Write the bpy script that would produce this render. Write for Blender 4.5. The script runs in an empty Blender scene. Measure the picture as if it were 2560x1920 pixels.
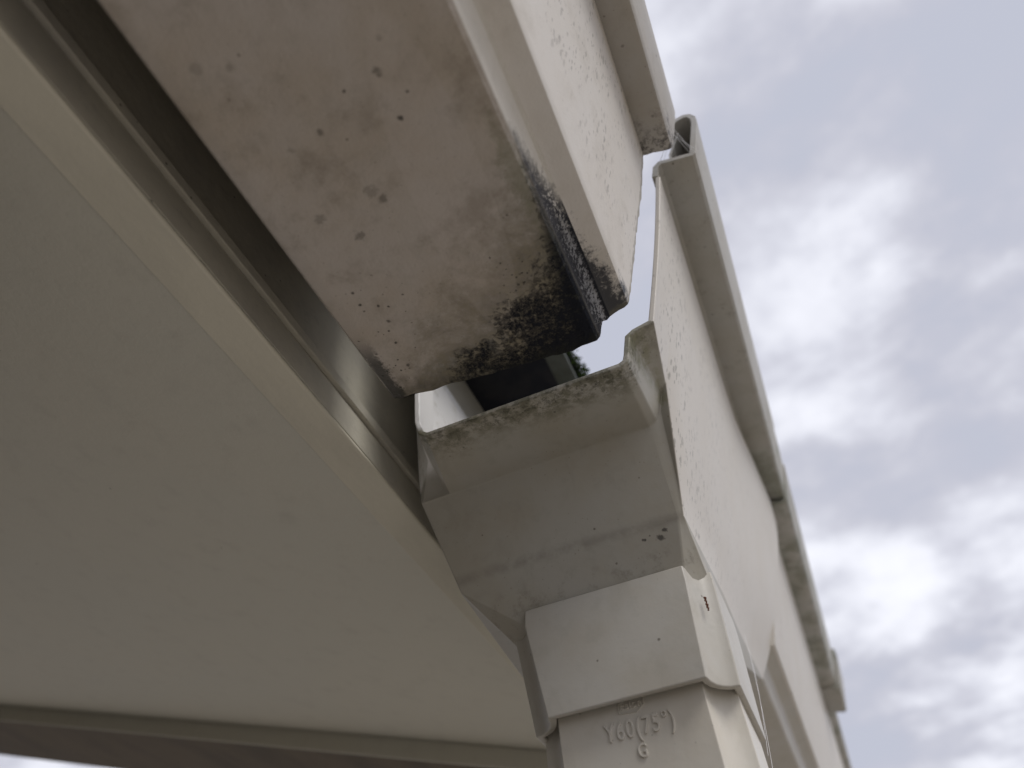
import bpy, bmesh, math, random
from mathutils import Vector, Matrix, noise

# ------------------------------------------------------------------ frame
S = 0.3                      # one build unit = 0.3 m
CAM = Vector((0, 0, 1.95))   # the phone is held 1.95 m above the ground
def W(x, y, z): return Vector((x * S, y * S, z * S)) + CAM

scene = bpy.context.scene
cd = bpy.data.cameras.new('camera'); cam = bpy.data.objects.new('camera', cd)
scene.collection.objects.link(cam); scene.camera = cam
cx = Vector((0.9210285, 0.38129662, -0.07949457))     # image right in world axes
cy = Vector((-0.33157026, 0.66046022, -0.67368647))   # image down
cz = Vector((-0.20437138, 0.64684248, 0.7347293))     # view direction
M = Matrix((cx, -cy, -cz)).transposed().to_4x4(); M.translation = CAM
cam.matrix_world = M
cd.sensor_width = 36; cd.lens = 1900 / 2560 * 36
cd.clip_start = 0.01; cd.clip_end = 500
cd.dof.use_dof = True; cd.dof.focus_distance = 1.38 * S; cd.dof.aperture_fstop = 5.6

# ------------------------------------------------------------------ nodes
class V:
    """a value socket with arithmetic"""
    def __init__(s, nt, sock): s.nt = nt; s.s = sock
    def _m(s, op, *a, clamp=False):
        n = s.nt.nodes.new('ShaderNodeMath'); n.operation = op; n.use_clamp = clamp
        for i, v in enumerate((s,) + a):
            if isinstance(v, V): s.nt.links.new(v.s, n.inputs[i])
            else: n.inputs[i].default_value = v
        return V(s.nt, n.outputs[0])
    def __add__(s, o): return s._m('ADD', o)
    __radd__ = __add__
    def __sub__(s, o): return s._m('SUBTRACT', o)
    def __rsub__(s, o): return (s * -1) + o
    def __mul__(s, o): return s._m('MULTIPLY', o)
    __rmul__ = __mul__
    def __truediv__(s, o): return s._m('DIVIDE', o)
    def max(s, o): return s._m('MAXIMUM', o)
    def min(s, o): return s._m('MINIMUM', o)
    def abs(s): return s._m('ABSOLUTE')
    def sat(s): return s._m('ADD', 0.0, clamp=True)
    def ss(s, a, b):      # smoothstep from a (0) to b (1)
        n = s.nt.nodes.new('ShaderNodeMapRange'); n.interpolation_type = 'SMOOTHSTEP'
        s.nt.links.new(s.s, n.inputs[0])
        if a <= b: n.inputs[1].default_value, n.inputs[2].default_value, n.inputs[3].default_value, n.inputs[4].default_value = a, b, 0, 1
        else: n.inputs[1].default_value, n.inputs[2].default_value, n.inputs[3].default_value, n.inputs[4].default_value = b, a, 1, 0
        return V(s.nt, n.outputs[0])
class Mat:
    def __init__(s, name, rough=0.45, spec=0.4):
        s.m = bpy.data.materials.new(name); s.m.use_nodes = True; s.nt = s.m.node_tree
        s.b = s.nt.nodes['Principled BSDF']; s.b.inputs['Roughness'].default_value = rough
        s.b.inputs['Specular IOR Level'].default_value = spec
        g = s.nt.nodes.new('ShaderNodeNewGeometry')
        a = s.nt.nodes.new('ShaderNodeVectorMath'); a.operation = 'SUBTRACT'; s.nt.links.new(g.outputs['Position'], a.inputs[0]); a.inputs[1].default_value = CAM
        b = s.nt.nodes.new('ShaderNodeVectorMath'); b.operation = 'SCALE'; b.inputs['Scale'].default_value = 1 / S; s.nt.links.new(a.outputs[0], b.inputs[0])
        s.P = b.outputs[0]
        x = s.nt.nodes.new('ShaderNodeSeparateXYZ'); s.nt.links.new(s.P, x.inputs[0])
        s.x, s.y, s.z = [V(s.nt, x.outputs[i]) for i in range(3)]
    def vec(s, sc=(1, 1, 1), rot=(0, 0, 0), off=(0, 0, 0)):
        n = s.nt.nodes.new('ShaderNodeMapping'); s.nt.links.new(s.P, n.inputs[0])
        n.inputs['Scale'].default_value = sc; n.inputs['Rotation'].default_value = rot; n.inputs['Location'].default_value = off
        return n.outputs[0]
    def noise(s, scale, detail=4, rough=0.6, dist=0, vec=None):
        n = s.nt.nodes.new('ShaderNodeTexNoise'); s.nt.links.new(vec or s.P, n.inputs['Vector'])
        n.inputs['Scale'].default_value = scale; n.inputs['Detail'].default_value = detail
        n.inputs['Roughness'].default_value = rough; n.inputs['Distortion'].default_value = dist
        return V(s.nt, n.outputs['Fac'])
    def dots(s, scale, r0, r1, vec=None, keep=0.5):
        """sparse round specks: 1 inside"""
        n = s.nt.nodes.new('ShaderNodeTexVoronoi'); s.nt.links.new(vec or s.P, n.inputs['Vector'])
        n.inputs['Scale'].default_value = scale
        sep = s.nt.nodes.new('ShaderNodeSeparateColor'); s.nt.links.new(n.outputs['Color'], sep.inputs[0])
        d = V(s.nt, n.outputs['Distance']); k = V(s.nt, sep.outputs[0]); q = V(s.nt, sep.outputs[1])
        e = d - (s.noise(scale * 2.5, 2) - 0.5) * r1 * 1.6 
        return (e / (q * 0.8 + 0.3)).ss(r1, r0) * k.ss(1 - keep - 0.02, 1 - keep + 0.02)
    def mix(s, f, a, b):
        n = s.nt.nodes.new('ShaderNodeMix'); n.data_type = 'RGBA'
        for i, v in ((0, f), (6, a), (7, b)):
            if isinstance(v, V): s.nt.links.new(v.s, n.inputs[i])
            elif isinstance(v, (int, float)): n.inputs[i].default_value = v
            elif isinstance(v, tuple): n.inputs[i].default_value = (*v, 1)
            else: s.nt.links.new(v, n.inputs[i])
        return n.outputs[2]
    def color(s, c):
        if isinstance(c, tuple): s.b.inputs['Base Color'].default_value = (*c, 1)
        else: s.nt.links.new(c, s.b.inputs['Base Color'])
        return s
    def bump(s, h, dist=0.0004, strength=1):
        n = s.nt.nodes.new('ShaderNodeBump'); n.inputs['Distance'].default_value = dist; n.inputs['Strength'].default_value = strength
        s.nt.links.new(h.s, n.inputs['Height']); s.nt.links.new(n.outputs[0], s.b.inputs['Normal'])
        return s
    def rough(s, v): s.nt.links.new(v.s, s.b.inputs['Roughness']); return s

# ------------------------------------------------------------------ world, sun, exposure
SUN_EL, SUN_AZ = math.radians(50), math.radians(110)    # azimuth clockwise from +Y
world = bpy.data.worlds.new('World'); scene.world = world; world.use_nodes = True
nt = world.node_tree; nt.nodes.clear()
out = nt.nodes.new('ShaderNodeOutputWorld'); bg = nt.nodes.new('ShaderNodeBackground'); bg.inputs['Strength'].default_value = 0.1
nt.links.new(bg.outputs[0], out.inputs[0])
sky = nt.nodes.new('ShaderNodeTexSky'); sky.sky_type = 'NISHITA'; sky.sun_disc = False
sky.sun_elevation = SUN_EL; sky.sun_rotation = SUN_AZ
tc = nt.nodes.new('ShaderNodeTexCoord')
class WM(Mat):
    def __init__(s): s.nt = nt; s.P = tc.outputs['Generated']
w = WM()
# project the direction on a cloud deck so that clouds get finer towards the horizon
sep = nt.nodes.new('ShaderNodeSeparateXYZ'); nt.links.new(tc.outputs['Generated'], sep.inputs[0])
zz = V(nt, sep.outputs[2]).max(0.0) + 0.25
comb = nt.nodes.new('ShaderNodeCombineXYZ')
nt.links.new((V(nt, sep.outputs[0]) / zz).s, comb.inputs[0]); nt.links.new((V(nt, sep.outputs[1]) / zz).s, comb.inputs[1])
w.P = comb.outputs[0]
v1 = w.vec((1, 1, 1), (0, 0, math.radians(35)), (3.3, 1.4, 0)); v2 = w.vec((1.0, 1.15, 1), (0, 0, math.radians(28)), (7.1, 2.2, 0)); v3 = w.vec((1, 1.1, 1), (0, 0, 0.4), (1.7, 9.2, 0))
big = w.noise(1.3, 3, 0.45, 0.1, v1); mid = w.noise(3.4, 5, 0.52, 0.1, v2); fine = w.noise(8.0, 7, 0.6, 0.2, v3)
puff = mid.ss(0.36, 0.66) * (fine * 0.75 + 0.25)
dens = big * 0.46 + mid * 0.32 + puff * 0.34 + (fine - 0.5) * 0.24 + 0.045
cl = nt.nodes.new('ShaderNodeValToRGB'); nt.links.new(dens.s, cl.inputs[0])
cl.color_ramp.interpolation = 'B_SPLINE'
el = cl.color_ramp.elements
el[0].position = 0.36; el[0].color = (.44, .46, .54, 1)
el[1].position = 0.80; el[1].color = (.82, .83, .89, 1)
for p, c in ((0.43, (.455, .465, .54)), (0.50, (.515, .52, .585)), (0.57, (.60, .61, .68)), (0.64, (.69, .70, .765)), (0.71, (.77, .78, .845))):
    e = el.new(p); e.color = (*c, 1)
mx = nt.nodes.new('ShaderNodeMix'); mx.data_type = 'RGBA'; mx.inputs[0].default_value = 0.975
sc_ = nt.nodes.new('ShaderNodeVectorMath'); sc_.operation = 'SCALE'; sc_.inputs['Scale'].default_value = 10; nt.links.new(cl.outputs[0], sc_.inputs[0])
nt.links.new(sky.outputs[0], mx.inputs[6]); nt.links.new(sc_.outputs[0], mx.inputs[7]); nt.links.new(mx.outputs[2], bg.inputs['Color'])

sl = bpy.data.lights.new('sun', 'SUN'); sl.energy = 1.5; sl.angle = math.radians(28); sl.color = (1, 0.97, 0.93)
sun = bpy.data.objects.new('sun', sl); scene.collection.objects.link(sun)
sd = Vector((math.sin(SUN_AZ) * math.cos(SUN_EL), math.cos(SUN_AZ) * math.cos(SUN_EL), math.sin(SUN_EL)))
sun.rotation_euler = sd.to_track_quat('Z', 'Y').to_euler(); sun.location = (5, 0, 8)
scene.view_settings.view_transform = 'Standard'; scene.view_settings.look = 'None'
scene.view_settings.exposure = 0.30; scene.view_settings.gamma = 1; scene.view_settings.use_curve_mapping = False

# ------------------------------------------------------------------ materials
PVC = (0.49, 0.472, 0.428)
MOLD = (0.010, 0.013, 0.024)
def pvc_base(m, col=PVC, amt=1.0):
    """grey beige moulded plastic: cloudy discolouring, grime film and fine specks"""
    a = m.noise(5, 5, 0.6); b = m.noise(24, 4, 0.65); 
    warm = m.mix(a.ss(0.35, 0.7) * 0.55 * amt, col, tuple(x * y for x, y in zip(col, (0.88, 0.83, 0.74))))
    smear = m.noise(9, 6, 0.7, 0.6, m.vec((1, 1, 0.4))).ss(0.54, 0.68)
    warm = m.mix(smear * 0.16 * amt, warm, tuple(x * y for x, y in zip(col, (0.62, 0.60, 0.54))))
    c = m.mix(b.ss(0.5, 0.75) * 0.28 * amt, warm, tuple(x * y for x, y in zip(col, (0.72, 0.72, 0.68))))
    sp = m.dots(46, 0.06, 0.13, keep=0.13 * amt)
    c = m.mix(sp * 0.7, c, (0.10, 0.085, 0.065))
    sp2 = m.dots(125, 0.08, 0.22, keep=0.20 * amt)
    return m.mix(sp2 * 0.35, c, (0.14, 0.12, 0.09))
def ell(m, cx_, cy_, rx, ry, ang=0):
    """soft elliptical field in the XY plane: 0 at the centre, 1 on the rim"""
    ca, sa = math.cos(ang), math.sin(ang)
    dx, dy = m.x - cx_, m.y - cy_
    u = (dx * ca + dy * sa) / rx; v = (dy * ca - dx * sa) / ry
    return u * u + v * v

# plain moulded parts (hopper, socket, elbow)
mp = Mat('beige_pvc', 0.38, 0.35); c = pvc_base(mp)
mp.color(c).bump(mp.noise(260, 3) * 0.35 + mp.noise(14, 3) * 3.0, 0.00010)
PV = mp.m
me_ = Mat('beige_pvc_elbow', 0.36, 0.35); c = pvc_base(me_, (0.62, 0.59, 0.525), 0.8)
me_.color(c).bump(me_.noise(260, 3) * 0.35 + me_.noise(14, 3) * 3.0, 0.00010); PE = me_.m
# hopper: algae band on the collar next to its mouth
mh = Mat('beige_pvc_collar', 0.42, 0.3); c = pvc_base(mh, (0.41, 0.395, 0.35), amt=1.2)
e = (mh.y - 0.926) + (mh.noise(11, 6, 0.7) - 0.5) * 0.16
zlim = mh.z.ss(1.12, 1.04)
alg = e.ss(0.10, 0.01) * (mh.noise(30, 6, 0.75).ss(0.40, 0.58)) * zlim
c = mh.mix(alg * 0.75, c, (0.13, 0.125, 0.075))
alg2 = e.ss(0.065, 0.0) * (mh.noise(75, 5, 0.8).ss(0.50, 0.62)) * zlim
c = mh.mix(alg2 * 0.6, c, (0.07, 0.07, 0.045))
spk = mh.dots(95, 0.12, 0.26, keep=0.45) * e.ss(0.10, 0.03) * zlim
c = mh.mix(spk * 0.75, c, (0.045, 0.045, 0.03))
# green streak inside the side groove, grime on its tip
gr = ((mh.x + 0.050) .abs()).ss(0.030, 0.006) * mh.z.ss(1.02, 1.045) * mh.noise(40, 5).ss(0.42, 0.6)
c = mh.mix(gr * 0.45, c, (0.22, 0.22, 0.12))
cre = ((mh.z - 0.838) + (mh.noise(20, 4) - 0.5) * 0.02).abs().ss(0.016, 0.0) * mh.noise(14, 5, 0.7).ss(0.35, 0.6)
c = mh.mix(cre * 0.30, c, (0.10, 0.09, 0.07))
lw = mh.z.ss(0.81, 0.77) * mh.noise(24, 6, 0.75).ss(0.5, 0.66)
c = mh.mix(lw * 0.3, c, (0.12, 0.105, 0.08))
# droppings-like marks by the lower crease
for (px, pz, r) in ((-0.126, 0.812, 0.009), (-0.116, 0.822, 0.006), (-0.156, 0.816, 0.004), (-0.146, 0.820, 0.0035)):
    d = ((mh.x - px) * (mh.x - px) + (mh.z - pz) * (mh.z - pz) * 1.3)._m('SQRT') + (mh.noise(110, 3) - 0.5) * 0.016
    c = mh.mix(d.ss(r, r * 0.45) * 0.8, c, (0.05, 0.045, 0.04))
c = mh.mix(mh.z.ss(1.012, 1.03) * mh.x.ss(-0.455, -0.475), c, mh.mix(mh.noise(22, 5, 0.7).ss(0.52, 0.66) * mh.y.ss(1.0, 1.06) * 0.5, (0.88, 0.87, 0.85), (0.50, 0.48, 0.40)))  # inner back face whitened to stand for strong daylight; cream stains further in
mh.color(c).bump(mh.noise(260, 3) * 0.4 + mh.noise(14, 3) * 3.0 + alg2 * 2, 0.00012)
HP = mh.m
# weathered outer plates with rows of short dark streaks
def plate_mat(name, y0, y1, dens, scol=(0.13, 0.12, 0.10), top=None):
    m = Mat(name, 0.45, 0.3); c = pvc_base(m, (0.63, 0.60, 0.55), 0.4)
    vv = m.vec((1.0, 1.0, 0.33))
    patch = m.noise(6, 4, 0.6, vec=m.vec((1, 1, 0.5))).ss(0.32, 0.52) * m.y.ss(y1, y0)
    st = m.dots(64, 0.14, 0.42, vv, keep=dens) * patch
    c = m.mix(st * 0.5, c, scol)
    st2 = m.dots(105, 0.14, 0.42, vv, keep=dens) * patch
    c = m.mix(st2 * 0.45, c, scol)
    scr = m.noise(60, 2, vec=m.vec((1, 0.15, 1.2), (0.5, 0, 0))).ss(0.72, 0.78)
    c = m.mix(scr * 0.3, c, (0.75, 0.73, 0.70))
    m.color(c).bump(m.noise(240, 3) + m.noise(12, 3) * 2, 0.0001); return m.m
PL = plate_mat('weathered_plate', 1.0, 2.2, 0.85)
# lip undersides and rims: algae grime along the outer edge
ml = Mat('weathered_rim', 0.5, 0.25); c = pvc_base(ml, (0.42, 0.41, 0.38), 1.0)
g1 = ml.noise(9, 6, 0.7).ss(0.45, 0.62) * ml.y.ss(1.7, 2.2)
c = ml.mix(g1 * 0.55, c, (0.14, 0.155, 0.10))
g2 = ml.dots(70, 0.15, 0.3, keep=0.3) * ml.noise(8, 3).ss(0.45, 0.6)
c = ml.mix(g2 * 0.55, c, (0.12, 0.12, 0.10))
g3 = ml.noise(20, 7, 0.8).ss(0.55, 0.68)
c = ml.mix(g3 * 0.45, c, (0.2, 0.19, 0.165))
ml.color(c).bump(ml.noise(90, 5), 0.0003)
RM = ml.m
# upper trough: the mouldy end
mu = Mat('mouldy_trough', 0.5, 0.25); c = pvc_base(mu, (0.50, 0.455, 0.41), 1.3)
n0 = mu.noise(4.5, 6, 0.65); n1 = mu.noise(13, 7, 0.72, 0.4); n2 = mu.noise(45, 6, 0.8); n3 = mu.noise(120, 4, 0.8)
low = mu.z.ss(1.12, 1.09)                          # only the trough bottom and the step
c = mu.mix(mu.noise(7, 5, 0.7).ss(0.47, 0.70) * 0.65, c, (0.25, 0.21, 0.165))       # brown cloud
# pale scrape band parallel to the cut end
sc = (mu.y - 0.775 + mu.x * 0.03).abs().ss(0.022, 0.006) * mu.x.ss(-0.42, -0.36) * mu.x.ss(-0.20, -0.26) * n2.ss(0.42, 0.6)
c = mu.mix(sc * 0.65, c, (0.60, 0.57, 0.52))
# brown soot zone near the end
ze = (mu.y * -1 + 0.861); zb = (mu.x * -1 - 0.10)
soot = (ze + (n1 - 0.5) * 0.16).ss(0.09, 0.02) * low
c = mu.mix(soot * 0.55, c, (0.13, 0.115, 0.09))
field = (ze * 3.5 + zb.max(0.0) * 2.7) + (n1 - 0.5) * 1.25 + (n2 - 0.5) * 0.9        # distance from the outer end corner
olive = field.ss(1.45, 0.80) * low
c = mu.mix(olive * 0.6, c, mu.mix(n2.ss(0.4, 0.6), (0.15, 0.135, 0.075), (0.07, 0.068, 0.045)))
# mould line on the bottom beside the step
run = ze * 1.15 + (mu.x * -1 - 0.104).max(0.0) * 11 + (n2 - 0.5) * 0.42 + (n3 - 0.5) * 0.2
line = run.ss(0.42, 0.28) * mu.x.ss(-0.096, -0.101) * low
c = mu.mix(line * 0.95, c, MOLD)
soft = (ze + (mu.x * -1 - 0.104).max(0.0) * 5 + (n1 - 0.5) * 0.4).ss(0.5, 0.2) * mu.x.ss(-0.096, -0.101) * low
c = mu.mix(soft * 0.45, c, (0.10, 0.095, 0.06))
core = field.ss(0.92, 0.66) * (n2 * 0.6 + n3 * 0.4 + (0.55 - field) * 0.22).ss(0.42, 0.55) * low
c = mu.mix(core * 0.97, c, MOLD)
edge = (ze + (n1 - 0.5) * 0.10 + (n2 - 0.5) * 0.06).ss(0.036, 0.008) * mu.x.ss(-0.46, -0.24) * low
c = mu.mix(edge * 0.9, c, (0.03, 0.032, 0.028))
gn = (((mu.y - 0.50).abs() * 3.0 + (mu.x + 0.118).abs() * 16) + (n2 - 0.5) * 0.8).ss(0.42, 0.15)
c = mu.mix(gn * 0.35, c, (0.12, 0.13, 0.06))
# the step itself: pale plastic, then a grainy black and blue grey crust towards the end
stp = mu.x.ss(-0.104, -0.099)
c = mu.mix(stp, c, mu.mix(n1.ss(0.4, 0.7) * 0.4, (0.62, 0.585, 0.52), (0.48, 0.45, 0.39)))
across = (mu.x + 0.099) / 0.024                                  # 0 at the bottom edge, 1 at the ledge
cr = (ze * 1.6 + across.max(0.0) * 0.35 * ze.ss(0.05, 0.35) + (n2 - 0.5) * 0.30)
grain = mu.noise(135, 4, 0.75)
crust = cr.ss(0.72, 0.50) * (grain * 0.8 + n1 * 0.2 + (across - 0.5).abs() * -0.22).ss(0.50, 0.44)
c = mu.mix(crust * stp * 0.93, c, (0.016, 0.018, 0.030))
blue = cr.ss(0.60, 0.30) * stp
c = mu.mix(blue * (1 - crust) * 0.55, c, (0.40, 0.42, 0.48))
ins_ = mu.x.ss(-0.083, -0.078) * (ze * 1.6 + (n2 - 0.5) * 0.5).ss(0.45, 0.3)
c = mu.mix(ins_ * 0.9, c, (0.02, 0.022, 0.03))
pal = ell(mu, -0.215, 0.50, 0.055, 0.26, 0.08).ss(1.1, 0.95)
c = mu.mix(pal * (1 - core) * 0.16, c, (0.62, 0.56, 0.52))
# peppering
def pepper(c, cx_, cy_, rx, ry, sc_, keep, a=0):
    f = ell(mu, cx_, cy_, rx, ry, a).ss(1.0, 0.2) 
    d = mu.dots(sc_, 0.10, 0.24, keep=keep)
    return mu.mix(d * (f + 0.0) * low * 0.85, c, (0.035, 0.033, 0.028))
c = pepper(c, -0.455, 0.76, 0.045, 0.10, 90, 0.95)
c = pepper(c, -0.42, 0.66, 0.11, 0.13, 75, 0.6)
c = pepper(c, -0.44, 0.70, 0.07, 0.10, 50, 0.5)
c = pepper(c, -0.185, 0.64, 0.035, 0.17, 70, 0.75)
c = pepper(c, -0.19, 0.70, 0.05, 0.10, 110, 0.8)
c = pepper(c, -0.24, 0.36, 0.12, 0.12, 40, 0.14)
ls = ((mu.x + 0.474).abs() + (n2 - 0.5) * 0.05 + (n3 - 0.5) * 0.02).ss(0.020, 0.008) * mu.y.ss(0.66, 0.74) * low
c = mu.mix(ls * 0.85, c, (0.03, 0.03, 0.025))
for (px, py, r, k) in ((-0.335, 0.34, 0.007, 0.8), (-0.383, 0.345, 0.007, 0.4), (-0.43, 0.205, 0.010, 0.3), (-0.316, 0.445, 0.012, 0.45), (-0.308, 0.462, 0.009, 0.4), (-0.368, 0.50, 0.011, 0.7), (-0.405, 0.452, 0.010, 0.5), (-0.225, 0.30, 0.009, 0.8), (-0.283, 0.47, 0.011, 0.0), (-0.305, 0.46, 0.008, 0.5), (-0.39, 0.22, 0.008, 0.35)):
    d = (ell(mu, px, py, 1, 1))._m('SQRT') + (n2 - 0.5) * r * 2.6 + (n3 - 0.5) * r * 2.2
    c = mu.mix(d.ss(r, r * 0.4) * k * 0.75, c, (0.085, 0.078, 0.062))
dk = mu.x.ss(-0.083, -0.09) 
mu.color(c).rough((core * 0.3 + 0.5))
mu.bump(n3 * (core + line + crust * stp + soot * 0.3) * 6 + mu.noise(200, 3) * 0.6 + mu.noise(9, 4) * 3, 0.0005)
UP = mu.m
# upper gutter's ledge and outer plate
mo = Mat('mouldy_outer_plate', 0.45, 0.3); c = pvc_base(mo, (0.64, 0.605, 0.555), 0.5)
vv = mo.vec((1, 1, 0.33))
pt = mo.noise(7, 4, 0.65, vec=mo.vec((1, 1, 0.6))).ss(0.38, 0.55) * mo.y.ss(0.15, 0.4) * mo.z.ss(1.09, 1.2)
c = mo.mix(mo.dots(66, 0.14, 0.42, vv, keep=0.8) * pt * 0.42, c, (0.17, 0.15, 0.13))
c = mo.mix(mo.dots(110, 0.14, 0.42, vv, keep=0.8) * pt * 0.45, c, (0.17, 0.15, 0.13))
c = mo.mix(mo.noise(10, 5, 0.7).ss(0.5, 0.7) * 0.3, c, (0.42, 0.385, 0.33))
e = (mo.y * -1 + 0.861)
lg = mo.z.ss(1.10, 1.085)
f = ((e * 1.7 + (mo.x + 0.076) * 5.0) + (mo.noise(40, 6, 0.8) - 0.5) * 0.7 + (mo.noise(14, 4) - 0.5) * 0.3)
c = mo.mix(f.ss(0.36, 0.20) * lg * 0.95, c, (0.018, 0.02, 0.026))
ee = (e + (mo.noise(50, 5, 0.8) - 0.5) * 0.03).ss(0.012, 0.004)
c = mo.mix(ee * 0.55, c, (0.14, 0.13, 0.09))
mo.color(c).bump(mo.noise(220, 3) + mo.noise(14, 3) * 2, 0.00015)
UO = mo.m
mr = Mat('mouldy_rim', 0.5, 0.25); c = pvc_base(mr, (0.41, 0.39, 0.36), 1.2)
e = (mr.y * -1 + 0.861)
k = (e + (mr.noise(22, 6, 0.75) - 0.5) * 0.35).ss(0.12, 0.0) * mr.noise(60, 6, 0.8).ss(0.46, 0.56) * mr.z.ss(1.59, 1.56)
c = mr.mix(k * 0.8, c, (0.05, 0.045, 0.045))
c = mr.mix(mr.dots(60, 0.12, 0.26, keep=0.35) * 0.55 * mr.noise(9, 3).ss(0.4, 0.55), c, (0.1, 0.09, 0.08))
mr.color(c).bump(mr.noise(120, 4), 0.00025)
UR = mr.m
# house
ms = Mat('soffit_paint', 0.7, 0.2)
c = ms.mix(ms.noise(1.6, 4).ss(0.3, 0.7) * 0.5, (0.585, 0.562, 0.482), (0.56, 0.55, 0.485))
c = ms.mix(ms.noise(14, 5).ss(0.5, 0.8) * 0.2, c, (0.36, 0.33, 0.29))
c = ms.mix(ms.dots(9, 0.04, 0.08, keep=0.12) * 0.6, c, (0.22, 0.19, 0.16))
c = ms.mix(ms.dots(26, 0.05, 0.09, keep=0.05) * 0.7, c, (0.12, 0.1, 0.08))
ms.color(c).bump(ms.noise(35, 4) + ms.noise(150, 3) * 0.4, 0.0004); SO = ms.m
mf = Mat('fascia_paint', 0.6, 0.25)
c = mf.mix(mf.noise(6, 5, 0.7).ss(0.35, 0.7) * 0.6, (0.50, 0.475, 0.40), (0.36, 0.345, 0.31))
c = mf.mix(mf.noise(30, 6, 0.8, vec=mf.vec((1, 0.35, 1))).ss(0.55, 0.7) * 0.3, c, (0.2, 0.185, 0.16))
c = mf.mix(mf.dots(50, 0.1, 0.2, keep=0.08) * 0.7, c, (0.08, 0.07, 0.06))
mf.color(c).bump(mf.noise(60, 5), 0.0004); FA = mf.m
mt_ = Mat('fascia_trim_paint', 0.6, 0.2)
c = mt_.mix(mt_.noise(8, 6, 0.7, vec=mt_.vec((1, 0.3, 1))).ss(0.4, 0.7) * 0.6, (0.60, 0.57, 0.475), (0.50, 0.475, 0.40))
mt_.color(c).bump(mt_.noise(60, 5), 0.0004); TR = mt_.m
mb = Mat('weathered_verge_wood', 0.8, 0.15)
c = mb.mix(mb.noise(6, 6, 0.75, vec=mb.vec((1, 0.2, 1))).ss(0.35, 0.7), (0.15, 0.12, 0.085), (0.10, 0.083, 0.062))
c = mb.mix(mb.noise(40, 5, 0.8).ss(0.55, 0.7) * 0.5, c, (0.08, 0.075, 0.055))
mb.color(c).bump(mb.noise(50, 5), 0.0008); BW = mb.m
mg = Mat('dark_roof_underlay', 0.8, 0.15)
mg.color(mg.mix(mg.noise(12, 5).ss(0.4, 0.65), (0.022, 0.023, 0.03), (0.035, 0.035, 0.04))); DU = mg.m
md = Mat('green_grey_drip_metal', 0.4, 0.5)
md.color(md.mix(md.noise(20, 5).ss(0.4, 0.7), (0.11, 0.12, 0.105), (0.07, 0.08, 0.06))); DM = md.m
mm = Mat('moss_green', 0.95, 0.1)
mm.color(mm.mix(mm.noise(60, 4).ss(0.35, 0.65), (0.06, 0.095, 0.02), (0.025, 0.045, 0.012))).bump(mm.noise(300, 3), 0.0008); MO = mm.m
mw = Mat('wall_render', 0.85, 0.15)
mw.color(mw.mix(mw.noise(8, 6).ss(0.4, 0.65), (0.17, 0.16, 0.145), (0.12, 0.115, 0.105))).bump(mw.noise(120, 5), 0.001); WL = mw.m
mq = Mat('concrete_ground', 0.9, 0.15)
c = mq.mix(mq.noise(0.8, 6).ss(0.35, 0.65), (0.36, 0.325, 0.28), (0.29, 0.265, 0.23))
mq.color(mq.mix(mq.noise(18, 6, 0.8).ss(0.5, 0.7) * 0.4, c, (0.2, 0.185, 0.165))).bump(mq.noise(60, 5), 0.002); GR = mq.m
mwb = Mat('cobweb_silk', 0.4, 0.5); mwb.color((0.7, 0.7, 0.72)); CW = mwb.m
mtl = Mat('grey_roof_tile', 0.8, 0.2); mtl.color(mtl.mix(mtl.noise(10, 5).ss(0.4, 0.6), (0.10, 0.10, 0.11), (0.06, 0.065, 0.06))).bump(mtl.noise(80, 4), 0.001); TL = mtl.m

# ------------------------------------------------------------------ object helpers
C = scene.collection
def link(o, parent=None):
    C.objects.link(o)
    if parent: o.parent = parent; o.matrix_parent_inverse = Matrix()
    return o
def tag(o, label=None, cat=None, group=None, kind=None):
    for k_, v_ in (('label', label), ('category', cat), ('group', group), ('kind', kind)):
        if v_: o[k_] = v_
    return o
def empty(name, base, label, cat, group=None):
    o = bpy.data.objects.new(name, None); o.empty_display_size = 0.05; o.location = W(*base); C.objects.link(o)
    o['base'] = list(base)
    return tag(o, label, cat, group)
def mesh(name, verts, faces, mats, parent=None, origin=(0, 0, 0), smooth=True, midx=None, thick=0, bevel=0, seg=2, off=-1, ang=30, flip=True, rec=True):
    """verts in build units; the mesh is stored relative to its thing's base"""
    if parent is not None: origin = tuple(parent['base']) if 'base' in parent.keys() else origin
    me = bpy.data.meshes.new(name)
    me.from_pydata([tuple((Vector(v) - Vector(origin)) * S) for v in verts], [], faces)
    for m in (mats if isinstance(mats, (list, tuple)) else [mats]): me.materials.append(m)
    if midx: me.polygons.foreach_set('material_index', midx)
    bm = bmesh.new(); bm.from_mesh(me); bmesh.ops.remove_doubles(bm, verts=bm.verts, dist=1e-6)
    if rec: bmesh.ops.recalc_face_normals(bm, faces=bm.faces)
    if smooth:
        for f_ in bm.faces: f_.smooth = True
    bm.to_mesh(me); bm.free(); me.update()
    o = bpy.data.objects.new(name, me)
    if thick:
        q = o.modifiers.new('solid', 'SOLIDIFY'); q.thickness = thick * S; q.offset = off; q.use_even_offset = True
    if bevel:
        q = o.modifiers.new('bevel', 'BEVEL'); q.width = bevel * S; q.segments = seg; q.limit_method = 'ANGLE'; q.angle_limit = math.radians(ang); q.harden_normals = True
    elif smooth and hasattr(me, 'set_sharp_from_angle'): me.set_sharp_from_angle(angle=math.radians(32))
    if parent is not None and parent.parent is not None: pass
    link(o, parent)
    if parent is None: o.location = W(*origin)
    return o
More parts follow.
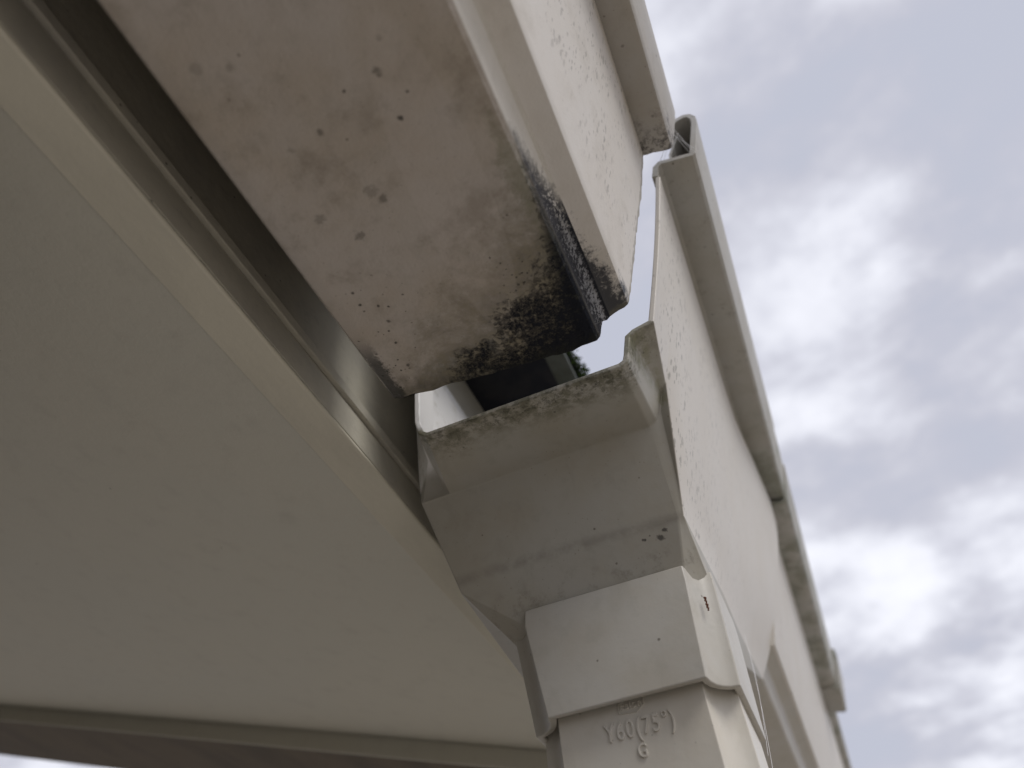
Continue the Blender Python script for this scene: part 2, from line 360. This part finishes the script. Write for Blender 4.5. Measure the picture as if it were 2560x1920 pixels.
def box(name, a, b, m, parent=None, bevel=0, origin=(0, 0, 0)):
    x0, y0, z0 = a; x1, y1, z1 = b
    v = [(x0, y0, z0), (x1, y0, z0), (x1, y1, z0), (x0, y1, z0), (x0, y0, z1), (x1, y0, z1), (x1, y1, z1), (x0, y1, z1)]
    f = [(0, 3, 2, 1), (4, 5, 6, 7), (0, 1, 5, 4), (1, 2, 6, 5), (2, 3, 7, 6), (3, 0, 4, 7)]
    return mesh(name, v, f, m, parent, origin, smooth=bool(bevel), bevel=bevel)
def offset_profile(pts, t):
    """thicken an open XZ profile to the left of its direction -> closed loop"""
    n = len(pts); out_ = []
    for i in range(n):
        p = Vector(pts[i]); d0 = (p - Vector(pts[i - 1])).normalized() if i else None
        d1 = (Vector(pts[i + 1]) - p).normalized() if i < n - 1 else None
        if d0 is None: nn = Vector((-d1.y, d1.x)); k_ = 1
        elif d1 is None: nn = Vector((-d0.y, d0.x)); k_ = 1
        else:
            n0 = Vector((-d0.y, d0.x)); n1_ = Vector((-d1.y, d1.x)); nn = (n0 + n1_).normalized(); k_ = 1 / max(0.35, nn.dot(n0))
        out_.append(tuple(p + nn * t * k_))
    return list(pts) + out_[::-1]
def extrude(name, pts, t, ys, m, parent, bevel=0.004, jit=None, shape=None, msel=None):
    """thick profile swept along Y through the stations ys"""
    loop = offset_profile(pts, t); n = len(loop); verts = []; faces = []
    for j, y in enumerate(ys):
        for i, (x, z) in enumerate(loop):
            dy = jit(x, z, j, len(ys)) if jit else 0
            if shape: x, z = shape(x, z, y)
            verts.append((x, y + dy, z))
    for j in range(len(ys) - 1):
        for i in range(n):
            a = j * n + i; b = j * n + (i + 1) % n
            faces.append((a, b, b + n, a + n))
    h = n // 2
    for j0 in (0, (len(ys) - 1) * n):
        for i in range(h - 1):
            faces.append((j0 + i, j0 + i + 1, j0 + n - 2 - i, j0 + n - 1 - i))
    mi_ = None
    if msel: mi_ = [msel(sum(verts[q][0] for q in f) / len(f), sum(verts[q][2] for q in f) / len(f)) for f in faces]
    return mesh(name, verts, faces, m, parent, bevel=bevel, ang=25, midx=mi_)
def refine(pts, step):
    r = [pts[0]]
    for a, b in zip(pts, pts[1:]):
        a, b = Vector(a), Vector(b); k_ = max(1, int((b - a).length / step))
        for i in range(1, k_ + 1): r.append(tuple(a.lerp(b, i / k_)))
    return r
def tube(name, pts, r, m, parent=None, origin=(0, 0, 0), n=6):
    verts = []; faces = []; P_ = [Vector(p) for p in pts]
    for i, p in enumerate(P_):
        d = (P_[min(i + 1, len(P_) - 1)] - P_[max(i - 1, 0)]).normalized()
        a = d.orthogonal().normalized(); b = d.cross(a)
        for k_ in range(n):
            t_ = 2 * math.pi * k_ / n; verts.append(tuple(p + (a * math.cos(t_) + b * math.sin(t_)) * r))
    for i in range(len(P_) - 1):
        for k_ in range(n):
            faces.append((i * n + k_, i * n + (k_ + 1) % n, (i + 1) * n + (k_ + 1) % n, (i + 1) * n + k_))
    faces += [tuple(range(n))[::-1], tuple(range((len(P_) - 1) * n, len(P_) * n))]
    return mesh(name, verts, faces, m, parent, origin)

# ------------------------------------------------------------------ ground and house
GZ = -CAM.z / S
g_ = mesh('ground', [(-200, -200, GZ), (200, -200, GZ), (200, 200, GZ), (-200, 200, GZ)], [(0, 1, 2, 3)], GR, smooth=False, origin=(0, 0, GZ), rec=False)
tag(g_, kind='structure')

house = empty('house', (-1.5, 1.0, GZ), 'house eave with sloping painted soffit, pale fascia and brown verge board behind the gutter', 'house')
TS = 0.3045
def sz(x): return 1.0214 + TS * (-0.677 - x)
X0, XW, YE = -0.69, -9.0, 2.61
# soffit board: sloping slab
def slab(name, xa, xb, ya, yb, dz0, dz1, m, bevel=0):
    v = []
    for dz in (dz0, dz1):
        for x, y in ((xa, ya), (xb, ya), (xb, yb), (xa, yb)): v.append((x, y, sz(x) + dz))
    return mesh(name, v, [(0, 1, 2, 3), (4, 7, 6, 5), (0, 4, 5, 1), (1, 5, 6, 2), (2, 6, 7, 3), (3, 7, 4, 0)], m, house, smooth=bool(bevel), bevel=bevel)
slab('soffit', XW, -0.692, -3.0, YE, 0, 0.06, SO)
slab('verge_board', XW, -0.70, YE + 0.002, 3.33, -0.072, 0.10, BW, 0.008)
slab('verge_lining', XW, -0.70, YE - 0.012, YE + 0.0, -0.074, -0.001, SO, 0.004)
# fascia: bottom trim (light band), face, drip strip, recessed upper board
FX = -0.62
extr = [(X0, 1.0214), (X0, 1.0), (FX, 1.0), (FX, 1.03)]
v = []; 
def prism(name, prof, ya, yb, m, bevel=0.003, parent=house):
    n = len(prof); v = [(x, y, z) for y in (ya, yb) for x, z in prof]
    f = [tuple(range(n)), tuple(range(n, 2 * n))] + [(i, (i + 1) % n, n + (i + 1) % n, n + i) for i in range(n)]
    return mesh(name, v, f, m, parent, bevel=bevel)
prism('fascia_trim', [(-0.70, 1.0235), (FX, 1.0215), (FX, 1.034), (-0.70, 1.05)], -3, 3.36, TR, 0.006)
prism('fascia_board', [(X0, 1.052), (FX - 0.002, 1.036), (FX - 0.010, 1.125), (X0, 1.125)], -3, 3.355, FA)
prism('drip_strip', [(X0, 1.127), (FX - 0.001, 1.127), (FX + 0.001, 1.152), (X0, 1.156)], -3, 3.36, FA, 0.003)
prism('upper_fascia_board', [(X0, 1.158), (FX - 0.018, 1.158), (FX - 0.018, 1.59), (X0, 1.59)], -3, 3.35, FA)
prism('eave_batten', [(X0, 1.592), (FX, 1.592), (FX, 1.77), (X0, 1.77)], -3, 3.355, FA, 0.004)
# roof: underlay, drip metal, tiles
prism('roof_underlay', [(-4.0, 2.83), (-4.0, 2.80), (-0.655, 1.785), (-0.36, 1.772), (-0.36, 1.80)], -3, 3.4, DU, 0)
prism('drip_metal', [(-0.375, 1.801), (-0.359, 1.770), (-0.305, 1.745), (-0.297, 1.738), (-0.293, 1.742), (-0.30, 1.80)], -3, 3.42, DM, 0.002)
RT = random.Random(4)
tbm = None
tm = None
for k_ in range(22):      # eave row of roof tiles, each a slightly cambered slab
    ya = -2.9 + k_ * 0.29 + 0.003; yb = ya + 0.283; dz = RT.uniform(-0.004, 0.004)
    v = []; f = []; n = 5
    for i in range(n):
        t_ = i / (n - 1); y = ya + (yb - ya) * t_; h = 0.008 * math.sin(math.pi * t_)
        for x, z in ((-0.285, 1.80), (-0.285, 1.835), (-1.3, 2.175), (-1.3, 2.14)): v.append((x, y, z + h + dz))
    for i in range(n - 1):
        for j in range(4): a = i * 4 + j; b = i * 4 + (j + 1) % 4; f.append((a, b, b + 4, a + 4))
    f += [(0, 1, 2, 3), tuple(range(4 * n - 4, 4 * n))]
    mesh('roof_tile', v, f, TL, house, bevel=0.006)
prism('roof_deck', [(-1.3, 2.13), (-1.3, 2.16), (-12.0, 5.41), (-12.0, 5.38)], -3, 3.4, TL, 0)
# unseen house walls: a far one, and a near one added to shade the eave
box('unseen_wall', (-9.0, -3.0, GZ), (-8.6, 2.6, 3.3), WL, house)
v = [(-8.6, -3.0, GZ), (-0.68, -3.0, GZ), (-0.68, 0.055, GZ), (-8.6, 0.055, GZ), (-8.6, -3.0, sz(-8.6) + 0.01), (-0.68, -3.0, 1.0225), (-0.68, 0.055, 1.0225), (-8.6, 0.055, sz(-8.6) + 0.01)]
mesh('unseen_wall', v, [(0, 3, 2, 1), (4, 5, 6, 7), (0, 1, 5, 4), (1, 2, 6, 5), (2, 3, 7, 6), (3, 0, 4, 7)], WL, house, smooth=False)

# moss tufts along the roof edge
RM_ = random.Random(11); v = []; f = []
for k_ in range(5200):
    y = RM_.uniform(-2.8, 3.3); dens_ = noise.noise(Vector((y * 3.1, 0.3, 0)))
    if dens_ < -0.15: continue
    r = RM_.uniform(0.002, 0.006) * (0.9 + dens_)
    cxx = -0.282 + RM_.uniform(-0.012, 0.008 + 0.02 * max(dens_, 0)); czz = 1.80 + RM_.uniform(-0.022, 0.045)
    b = len(v)
    rr = [r * RM_.uniform(0.7, 1.3) for _ in range(6)]
    v += [(cxx + rr[0], y, czz), (cxx - rr[1], y, czz), (cxx, y + rr[2], czz), (cxx, y - rr[3], czz), (cxx, y, czz + rr[4]), (cxx, y, czz - rr[5])]
    f += [(b, b + 2, b + 4), (b + 2, b + 1, b + 4), (b + 1, b + 3, b + 4), (b + 3, b, b + 4), (b + 2, b, b + 5), (b + 1, b + 2, b + 5), (b + 3, b + 1, b + 5), (b, b + 3, b + 5)]
mo_ = mesh('moss', v, f, MO, origin=(-0.28, 0, 1.8))
tag(mo_, 'green moss growing along the dark roof edge above the gutter', 'moss', kind='stuff')

# ------------------------------------------------------------------ gutters
T = 0.0125
# outward XZ profiles, back rim -> bottom -> front plate (interior lies to the left)
def trough_profile(dx=0.0, dz=0.0, back=(-0.520, 1.25)):
    p = [back, (-0.497, 1.06), (-0.492, 1.02), (-0.482, 1.005), (-0.465, 1.0), (-0.125, 1.0), (-0.108, 1.003), (-0.101, 1.010), (-0.090, 1.045), (-0.083, 1.058), (-0.076, 1.062)]
    return [(x + dx, z + dz) for x, z in p]
def outer_profile(dx=0.0, dz=0.0):
    p = [(-0.076, 1.062), (-0.047, 1.071), (-0.039, 1.074), (-0.035, 1.082), (0.055, 1.40), (0.0915, 1.546)]
    return [(x + dx, z + dz) for x, z in p]
def rim_profile(dx=0.0, dz=0.0):
    p = [(0.085, 1.550), (0.100, 1.543), (0.146, 1.531), (0.152, 1.532), (0.157, 1.540), (0.186, 1.635), (0.196, 1.68), (0.190, 1.70), (0.165, 1.705), (0.155, 1.69)]
    return [(x + dx, z + dz) for x, z in p]
def jag(x, z, j, n):
    if j < n - 3: return 0
    skew = -0.040 * max(0, min(1, (-0.1 - x) / 0.38))
    k_ = (j - (n - 4)) / 3.0
    a = noise.noise(Vector((x * 28, z * 28, 2.0))) * 0.006 + noise.noise(Vector((x * 110, z * 110, 7.0))) * 0.0035
    if x > -0.16 and z < 1.05: a -= 0.010 * max(0, (x + 0.16) / 0.07)
    return a * k_ + skew * k_
up = empty('rain_gutter', (-0.2, 0.0, 1.0), 'upper beige gutter length pulled out of its joint, mouldy black at the cut end', 'gutter')
ys = [-2.2, -0.6, 0.0, 0.4, 0.7, 0.80, 0.835, 0.85, 0.861]
osel = lambda x, z: 1 if x > -0.0765 else 0
extrude('trough', refine(trough_profile(back=(-0.545, 1.66)) + outer_profile()[1:], 0.009), T, ys, [UP, UO], up, bevel=0.0022, jit=jag, msel=osel)  # back raised out of sight to block light and darken the fascia gap
extrude('rim', refine(rim_profile(), 0.010), T * 0.9, ys, UR, up, bevel=0.0022, jit=jag)

low_ = empty('rain_gutter', (-0.17, 3.0, 1.0), 'lower beige gutter length running on beyond the outlet box to its joint clip', 'gutter')
DX = 0.040
ys2 = [2.275, 3.0, 4.2, 7.0, 14.0]
extrude('trough', trough_profile(DX, 0.005) + outer_profile(DX, 0.005)[1:], T, ys2, [PV, plate_mat('plate_far', 1.0, 6.0, 0.2)], low_, bevel=0.004, msel=lambda x, z: 1 if x > DX - 0.05 else 0)
extrude('rim', [(x + 0.012 if i > 3 else x, z) for i, (x, z) in enumerate(rim_profile(DX - 0.004, 0.03))], T, [2.30, 3.0, 4.10], RM, low_, bevel=0.004)
extrude('rim', [(0.128, 1.575), (0.140, 1.572), (0.172, 1.585), (0.186, 1.66), (0.178, 1.69)], T, [4.10, 7.0, 14.0], RM, low_, bevel=0.004)

# joint clip over the far rim
cl_ = empty('joint_clip', (0.18, 4.0, 1.6), 'small square clip over the far rim of the lower gutter', 'gutter clip')
extrude('clip_shell', [(0.118, 1.567), (0.212, 1.548), (0.222, 1.553), (0.262, 1.70), (0.262, 1.735), (0.22, 1.75)], 0.02, [3.86, 4.16], RM, cl_, bevel=0.006)
extrude('clip_tongue', [(0.125, 1.60), (0.07, 1.40), (0.035, 1.26)], 0.004, [4.00, 4.14], PV, cl_, bevel=0.001)

# ------------------------------------------------------------------ outlet box
ob = empty('gutter_outlet', (-0.27, 1.5, 0.9), 'beige square outlet box with open mouth and downpipe socket, green algae on its lip', 'gutter outlet')
Y0, Y1, Y2 = 0.926, 1.10, 2.25
# collar floor and hopper as one thick moulded skin
V_ = {}
def P(n, x, y, z): V_[n] = (x, y, z)
# mouth ring (Y0)
P('m0', -0.508, Y0, 1.52); P('m1', -0.498, Y0, 1.045); P('m2', -0.489, Y0, 1.008); P('m3', -0.474, Y0, 0.995)
P('m4', -0.088, Y0, 0.997); P('m5', -0.074, Y0, 1.004); P('m6', -0.068, Y0, 1.02); P('m7', -0.057, Y0, 1.066); P('m8', -0.045, Y0, 1.074); P('m9', -0.007, Y0, 1.082)
# same ring mid way, straight collar
P('a0', -0.522, 1.03, 1.53); P('a1', -0.520, 1.03, 1.035)
# crease ring (Y1): hopper top edge
P('c0', -0.602, Y1, 1.535); P('c1', -0.578, Y1, 1.06); P('c2', -0.571, Y1, 0.992); P('c3', -0.506, Y1, 0.994)
P('c4', -0.082, Y1, 0.998); P('c5', -0.066, Y1, 1.006); P('c6', -0.055, Y1 - 0.002, 1.025); P('c8', -0.040, Y1 - 0.012, 1.060); P('c9', -0.026, Y1 - 0.03, 1.066)
# lower crease
P('d0', -0.526, 1.182, 0.815); P('d1', -0.086, 1.182, 0.836); P('d2', -0.0745, 1.182, 0.840)
P('dl', -0.530, 1.50, 0.785)
# neck ring round the socket top
N = [(x * 1.085, y * 1.085, (z - 0.030) * 1.085) for x, y, z in ((-0.377, 1.125, 0.700), (-0.100, 1.125, 0.702), (-0.064, 1.17, 0.708), (-0.064, 1.44, 0.745), (-0.100, 1.47, 0.75), (-0.377, 1.47, 0.75), (-0.412, 1.44, 0.735), (-0.412, 1.17, 0.690))]
for i, p in enumerate(N): P('n%d' % i, *p)
# far end
P('e0', -0.500, Y2, 0.972); P('e1', -0.066, Y2, 0.978); P('eb', -0.602, Y2, 1.535); 
def LP(n, a, b, t_): a, b = Vector(V_[a]), Vector(V_[b]); V_[n] = tuple(a.lerp(b, t_))
P('d2', -0.0745, 1.182, 0.840)
for n_, t_ in (('p1', .25), ('p2', .5), ('p3', .75)): LP(n_, 'c9', 'd2', t_)
for n_, y_ in (('e2', 1.25), ('e3', 1.60), ('q1', 1.80), ('q2', 2.03)): LP(n_, 'd2', 'e1', (y_ - 1.182) / (Y2 - 1.182))
names = list(V_); ix = {n: i for i, n in enumerate(names)}
F_ = ['m0 m1 a1 a0', 'a0 a1 c1 c0', 'm1 m2 a1', 'm2 c3 c2 a1', 'a1 c2 c1', 'm2 m3 c3', 'm3 m4 c4 c3', 'm4 m5 c5 c4', 'm5 m6 c6 c5', 'm6 m7 c8 c6', 'm7 m8 c8', 'm8 m9 c9 c8',
      'c2 c3 c4 d1 d0', 'c4 c5 d1', 'c5 c6 d2 d1', 'c6 c8 c9 p1 p2 p3 d2',
      'd0 d1 n1 n0', 'd1 d2 n2 n1', 'd0 n0 n7', 'd0 n7 n6 dl', 'dl n6 n5', 'dl n5 e0', 'n5 n4 e1 e0', 'n4 n3 e3', 'n4 e3 q1 q2 e1', 'n3 n2 e2 e3', 'n2 d2 e2',
      'c2 d0 dl c1', 'c1 dl c0', 'c0 dl e0 eb']
F_ = [tuple(ix[n] for n in s.split()) for s in F_]
# tall outer plate, moulded in one with the hopper
PZ = 1.549; NP = 10
verts_ = [V_[n] for n in names]; midx_ = [0] * len(F_)
cols = [('m9', None), ('c9', None), ('p1', None), ('p2', None), ('p3', None), ('d2', None), ('e2', None), ('e3', None), ('q1', None), ('q2', None), ('e1', None), ('x', 2.262), ('y', 2.268)]
prev = None
for nm, yx in cols:
    lx, ly, lz = V_[nm] if yx is None else (V_['e1'][0] - (0.0 if nm == 'x' else 0.012), yx, V_['e1'][2])
    ytop = {'c9': 1.02, 'p1': 1.06, 'p2': 1.09, 'p3': 1.12}.get(nm, ly)
    if nm == 'x': ytop = 2.38
    if nm == 'y': ytop = 2.392
    col = []
    for i in range(NP + 1):
        t_ = i / NP; z = lz + (PZ - lz) * t_
        y = ly + (ytop - ly) * (t_ if nm in 'xy' else min(1, t_ * 1.6))
        flat = 0.113 + (z - PZ) * 0.257
        bl = max(0, 1 - (z - lz) / 0.26) ** 2
        x = flat + bl * (lx - (0.113 + (lz - PZ) * 0.257)) + 0.004 * math.sin(math.pi * t_)
        fl = min(1, max(0, (y - 1.7) / 0.6)); fl = fl * fl * (3 - 2 * fl); x += 0.036 * fl * min(1, max(0, (z - 1.0) / 0.45))
        if nm == 'y': x -= 0.010 * min(1, t_ * 3)
        if i == 0 and yx is None: col.append(ix[nm])
        else: verts_.append((x, y, z)); col.append(len(verts_) - 1)
    if prev:
        for i in range(NP):
            F_.append((prev[i], prev[i + 1], col[i + 1], col[i])); midx_.append(1)
    prev = col
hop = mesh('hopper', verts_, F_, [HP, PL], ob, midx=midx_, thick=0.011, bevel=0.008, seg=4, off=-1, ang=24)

# socket below the neck: rectangular with concave corners
def sock_ring(x0, x1, y0, y1, cr, n=5, z=0.0, front_dz=0, cl=0.055):
    pts = []
    def arc(cx_, cy_, r, rx, a0, a1):
        for i in range(n + 1):
            t_ = math.radians(a0 + (a1 - a0) * i / n); pts.append((cx_ + rx * math.cos(t_), cy_ + r * math.sin(t_)))
    # concave quarter arcs centred near the corner, flattened to read as scooped chamfers
    def scoop(p, q, corner):
        p, q, c_ = Vector(p), Vector(q), Vector(corner)
        mid = (p + q) / 2; inward = (mid - c_).normalized()
        for i in range(n + 1):
            t_ = i / n; w_ = p.lerp(q, t_) + inward * (4 * t_ * (1 - t_)) * 0.20 * (q - p).length
            pts.append(tuple(w_))
    scoop((x0, y0 + cl), (x0 + cr, y0), (x0, y0)); scoop((x1 - cr, y0), (x1, y0 + cl), (x1, y0))
    scoop((x1, y1 - cl), (x1 - cr, y1), (x1, y1)); scoop((x0 + cr, y1), (x0, y1 - cl), (x0, y1))
    return [(x, y, z) for x, y in pts]
def loft(name, rings, m, parent, thick=0.012, bevel=0.003, seg=2):
    n = len(rings[0]); v = [p for r in rings for p in r]; f = []
    for j in range(len(rings) - 1):
        for i in range(n):
            a = j * n + i; b = j * n + (i + 1) % n; f.append((a, b, b + n, a + n))
    return mesh(name, v, f, m, parent, thick=thick, bevel=bevel, seg=seg, ang=22)
def tilt(ring, k_, yref): return [(x, y, z + (y - yref) * k_) for x, y, z in ring]
r0 = tilt(sock_ring(-0.412, -0.058, 1.105, 1.46, 0.038, z=0.692), 0.13, 1.105)
r1 = tilt(sock_ring(-0.414, -0.058, 1.100, 1.46, 0.038, z=0.662), 0.13, 1.105)
r2 = sock_ring(-0.394, -0.066, 1.100, 1.44, 0.040, z=0.500)
K = 1.085
r0, r1, r2 = [[(x * K, y * K, z * K) for x, y, z in r_] for r_ in (r0, r1, r2)]
loft('socket', [r0, r1, r2], PV, ob, thick=0.013, bevel=0.003)

# rim of the outlet: lip underside, outer face and rolled top
rp = [(0.108, 1.554), (0.118, 1.590), (0.126, 1.597), (0.196, 1.580), (0.204, 1.585), (0.244, 1.722), (0.246, 1.745), (0.238, 1.766), (0.222, 1.775), (0.196, 1.768), (0.172, 1.750)]
extrude('rim', rp, 0.013, [Y0, 1.4, 1.9, 2.09], RM, ob, bevel=0.004)
rp2 = [(0.112, 1.555), (0.125, 1.594), (0.133, 1.597), (0.196, 1.581), (0.203, 1.586), (0.240, 1.715), (0.241, 1.738), (0.215, 1.765)]
extrude('rim_end', rp2, 0.013, [2.088, 2.345], RM, ob, bevel=0.004)
# inner web of the rim seen in its open end
extrude('rim_web', [(0.150, 1.60), (0.160, 1.66), (0.200, 1.745)], 0.006, [0.95, 2.08], RM, ob, bevel=0)

# ------------------------------------------------------------------ elbow in the socket
eb = empty('downpipe_elbow', (-0.23, 1.28, 0.4), 'beige rectangular downpipe elbow with raised Y60(75°) G lettering under the outlet box', 'downpipe')
e0 = sock_ring(-0.388, -0.076, 1.128, 1.43, 0.042, z=0.60)
e1 = sock_ring(-0.390, -0.075, 1.128, 1.43, 0.042, z=0.36)
e2 = [(x, y + 0.10, z) for x, y, z in sock_ring(-0.390, -0.075, 1.128, 1.43, 0.042, z=0.16)]
e3 = [(x, y + 1.1, z) for x, y, z in sock_ring(-0.390, -0.075, 1.128, 1.43, 0.042, z=-0.60)]
e0, e1, e2, e3 = [[(x * K, y * K, z * K) for x, y, z in r_] for r_ in (e0, e1, e2, e3)]
loft('elbow_body', [e0, e1], PE, eb, thick=0.012, bevel=0.002)
dp = empty('downpipe', (-0.23, 2.3, -3.0), 'beige downpipe leading on down from the elbow', 'downpipe')
bpy.data.objects.remove(dp)
loft('elbow_bend', [[(x, y, z - 0.0005) for x, y, z in e1], e2, e3], PE, eb, thick=0.012, bevel=0.002)

def raised_text(name, body, loc, size, ext, parent, xs=1.0, sheary=0.0, off=0.0):
    cu = bpy.data.curves.new(name + '_curve', 'FONT'); cu.body = body; cu.size = size * S; cu.extrude = ext * S
    cu.bevel_depth = 0.0006 * S; cu.bevel_resolution = 1; cu.offset = off * S; cu.space_character = 1.12; cu.resolution_u = 4
    tmp = bpy.data.objects.new('tmp', cu); C.objects.link(tmp)
    dg = bpy.context.evaluated_depsgraph_get(); me = bpy.data.meshes.new_from_object(tmp.evaluated_get(dg)); bpy.data.objects.remove(tmp)
    me.name = name; me.materials.clear(); me.materials.append(PE)
    o = bpy.data.objects.new(name, me); link(o, parent)
    base = Vector(parent['base']); o.location = (Vector(loc) - base) * S
    o.rotation_euler = (math.radians(90), 0, 0); o.scale = (xs, 1, 1)
    return o
YF = 1.128 * K
raised_text('size_lettering', 'Y60(75°)', (-0.2765 * K, YF + 0.0002, 0.4545 * K), 0.040, 0.0030, eb, xs=0.72, off=-0.0002)
raised_text('size_lettering', 'G', (-0.2325 * K, YF + 0.0002, 0.4235 * K), 0.0300, 0.0030, eb, xs=0.74, off=-0.0002)
raised_text('maker_lettering', 'Eslon', (-0.2470 * K, YF + 0.0002, 0.4965 * K), 0.0185, 0.0020, eb, xs=0.85, off=-0.0003)
hx = [(-0.250, 0.494), (-0.250, 0.509), (-0.236, 0.517), (-0.209, 0.517), (-0.209, 0.501), (-0.222, 0.492)]
hx = [(a * K, (b - 0.0035) * K) for a, b in hx]
v = []; f = []
hc = Vector((sum(p[0] for p in hx) / 6, sum(p[1] for p in hx) / 6))
for k_, (sc_, yy) in enumerate(((1.0, YF + 0.001), (0.985, YF - 0.0022), (0.95, YF - 0.0022), (0.935, YF + 0.001))):
    for p in hx: q = hc + (Vector(p) - hc) * sc_; v.append((q.x, yy, q.y))
for r_ in range(3):
    for i in range(6): a = r_ * 6 + i; b = r_ * 6 + (i + 1) % 6; f.append((a, b, b + 6, a + 6))
mesh('hexagonal_badge', v, f, PE, eb, smooth=False)

# ------------------------------------------------------------------ cobwebs
cw = empty('cobweb', (0.16, 0.9, 1.6), 'fine cobweb threads strung between the two gutter rims', 'cobweb')
RW = random.Random(5)
A = [(0.150, 0.84, 1.545), (0.165, 0.855, 1.60), (0.160, 0.80, 1.55), (0.185, 0.86, 1.66)]
B = [(0.125, 0.93, 1.60), (0.20, 0.93, 1.60), (0.205, 0.93, 1.66), (0.15, 0.93, 1.595), (0.17, 0.94, 1.60)]
for k_ in range(9):
    a = Vector(RW.choice(A)) + Vector((RW.uniform(-.01, .01), 0, RW.uniform(-.01, .01))); b = Vector(RW.choice(B)) + Vector((RW.uniform(-.01, .01), 0, RW.uniform(-.01, .01)))
    pts = [a.lerp(b, i / 6) - Vector((0, 0, 0.008 * math.sin(math.pi * i / 6))) for i in range(7)]
    tube('thread', pts, 0.00035, CW, cw, n=3)
cw2 = empty('cobweb', (-0.05, 1.5, 0.7), 'long cobweb strands hanging beside the downpipe socket', 'cobweb')
for (a, b) in (((-0.064, 1.95, 0.93), (-0.074, 1.45, 0.50)), ((-0.060, 1.85, 0.92), (-0.074, 1.40, 0.44))):
    a, b = Vector(a), Vector(b); tube('thread', [a.lerp(b, i / 8) + Vector((0.004 * math.sin(math.pi * i / 8), 0, 0)) for i in range(9)], 0.0003, CW, cw2, n=3)
# hopper mark: small dead insect stuck on the socket side
ins = empty('dead_insect', (-0.08, 1.14, 0.63), 'tiny brown dead insect stuck on the pale side of the socket', 'insect')
mi = Mat('insect_brown', 0.7); mi.color((0.14, 0.06, 0.035)); RI = random.Random(2)
for k_ in range(4):
    z = 0.617 + k_ * 0.006
    tube('segment', [(-0.085, 1.230, z * K), (-0.0835, 1.228, (z + 0.004) * K), (-0.0855, 1.230, (z + 0.006) * K)], 0.0016 + 0.0006 * (k_ % 2), mi.m, ins, n=5)
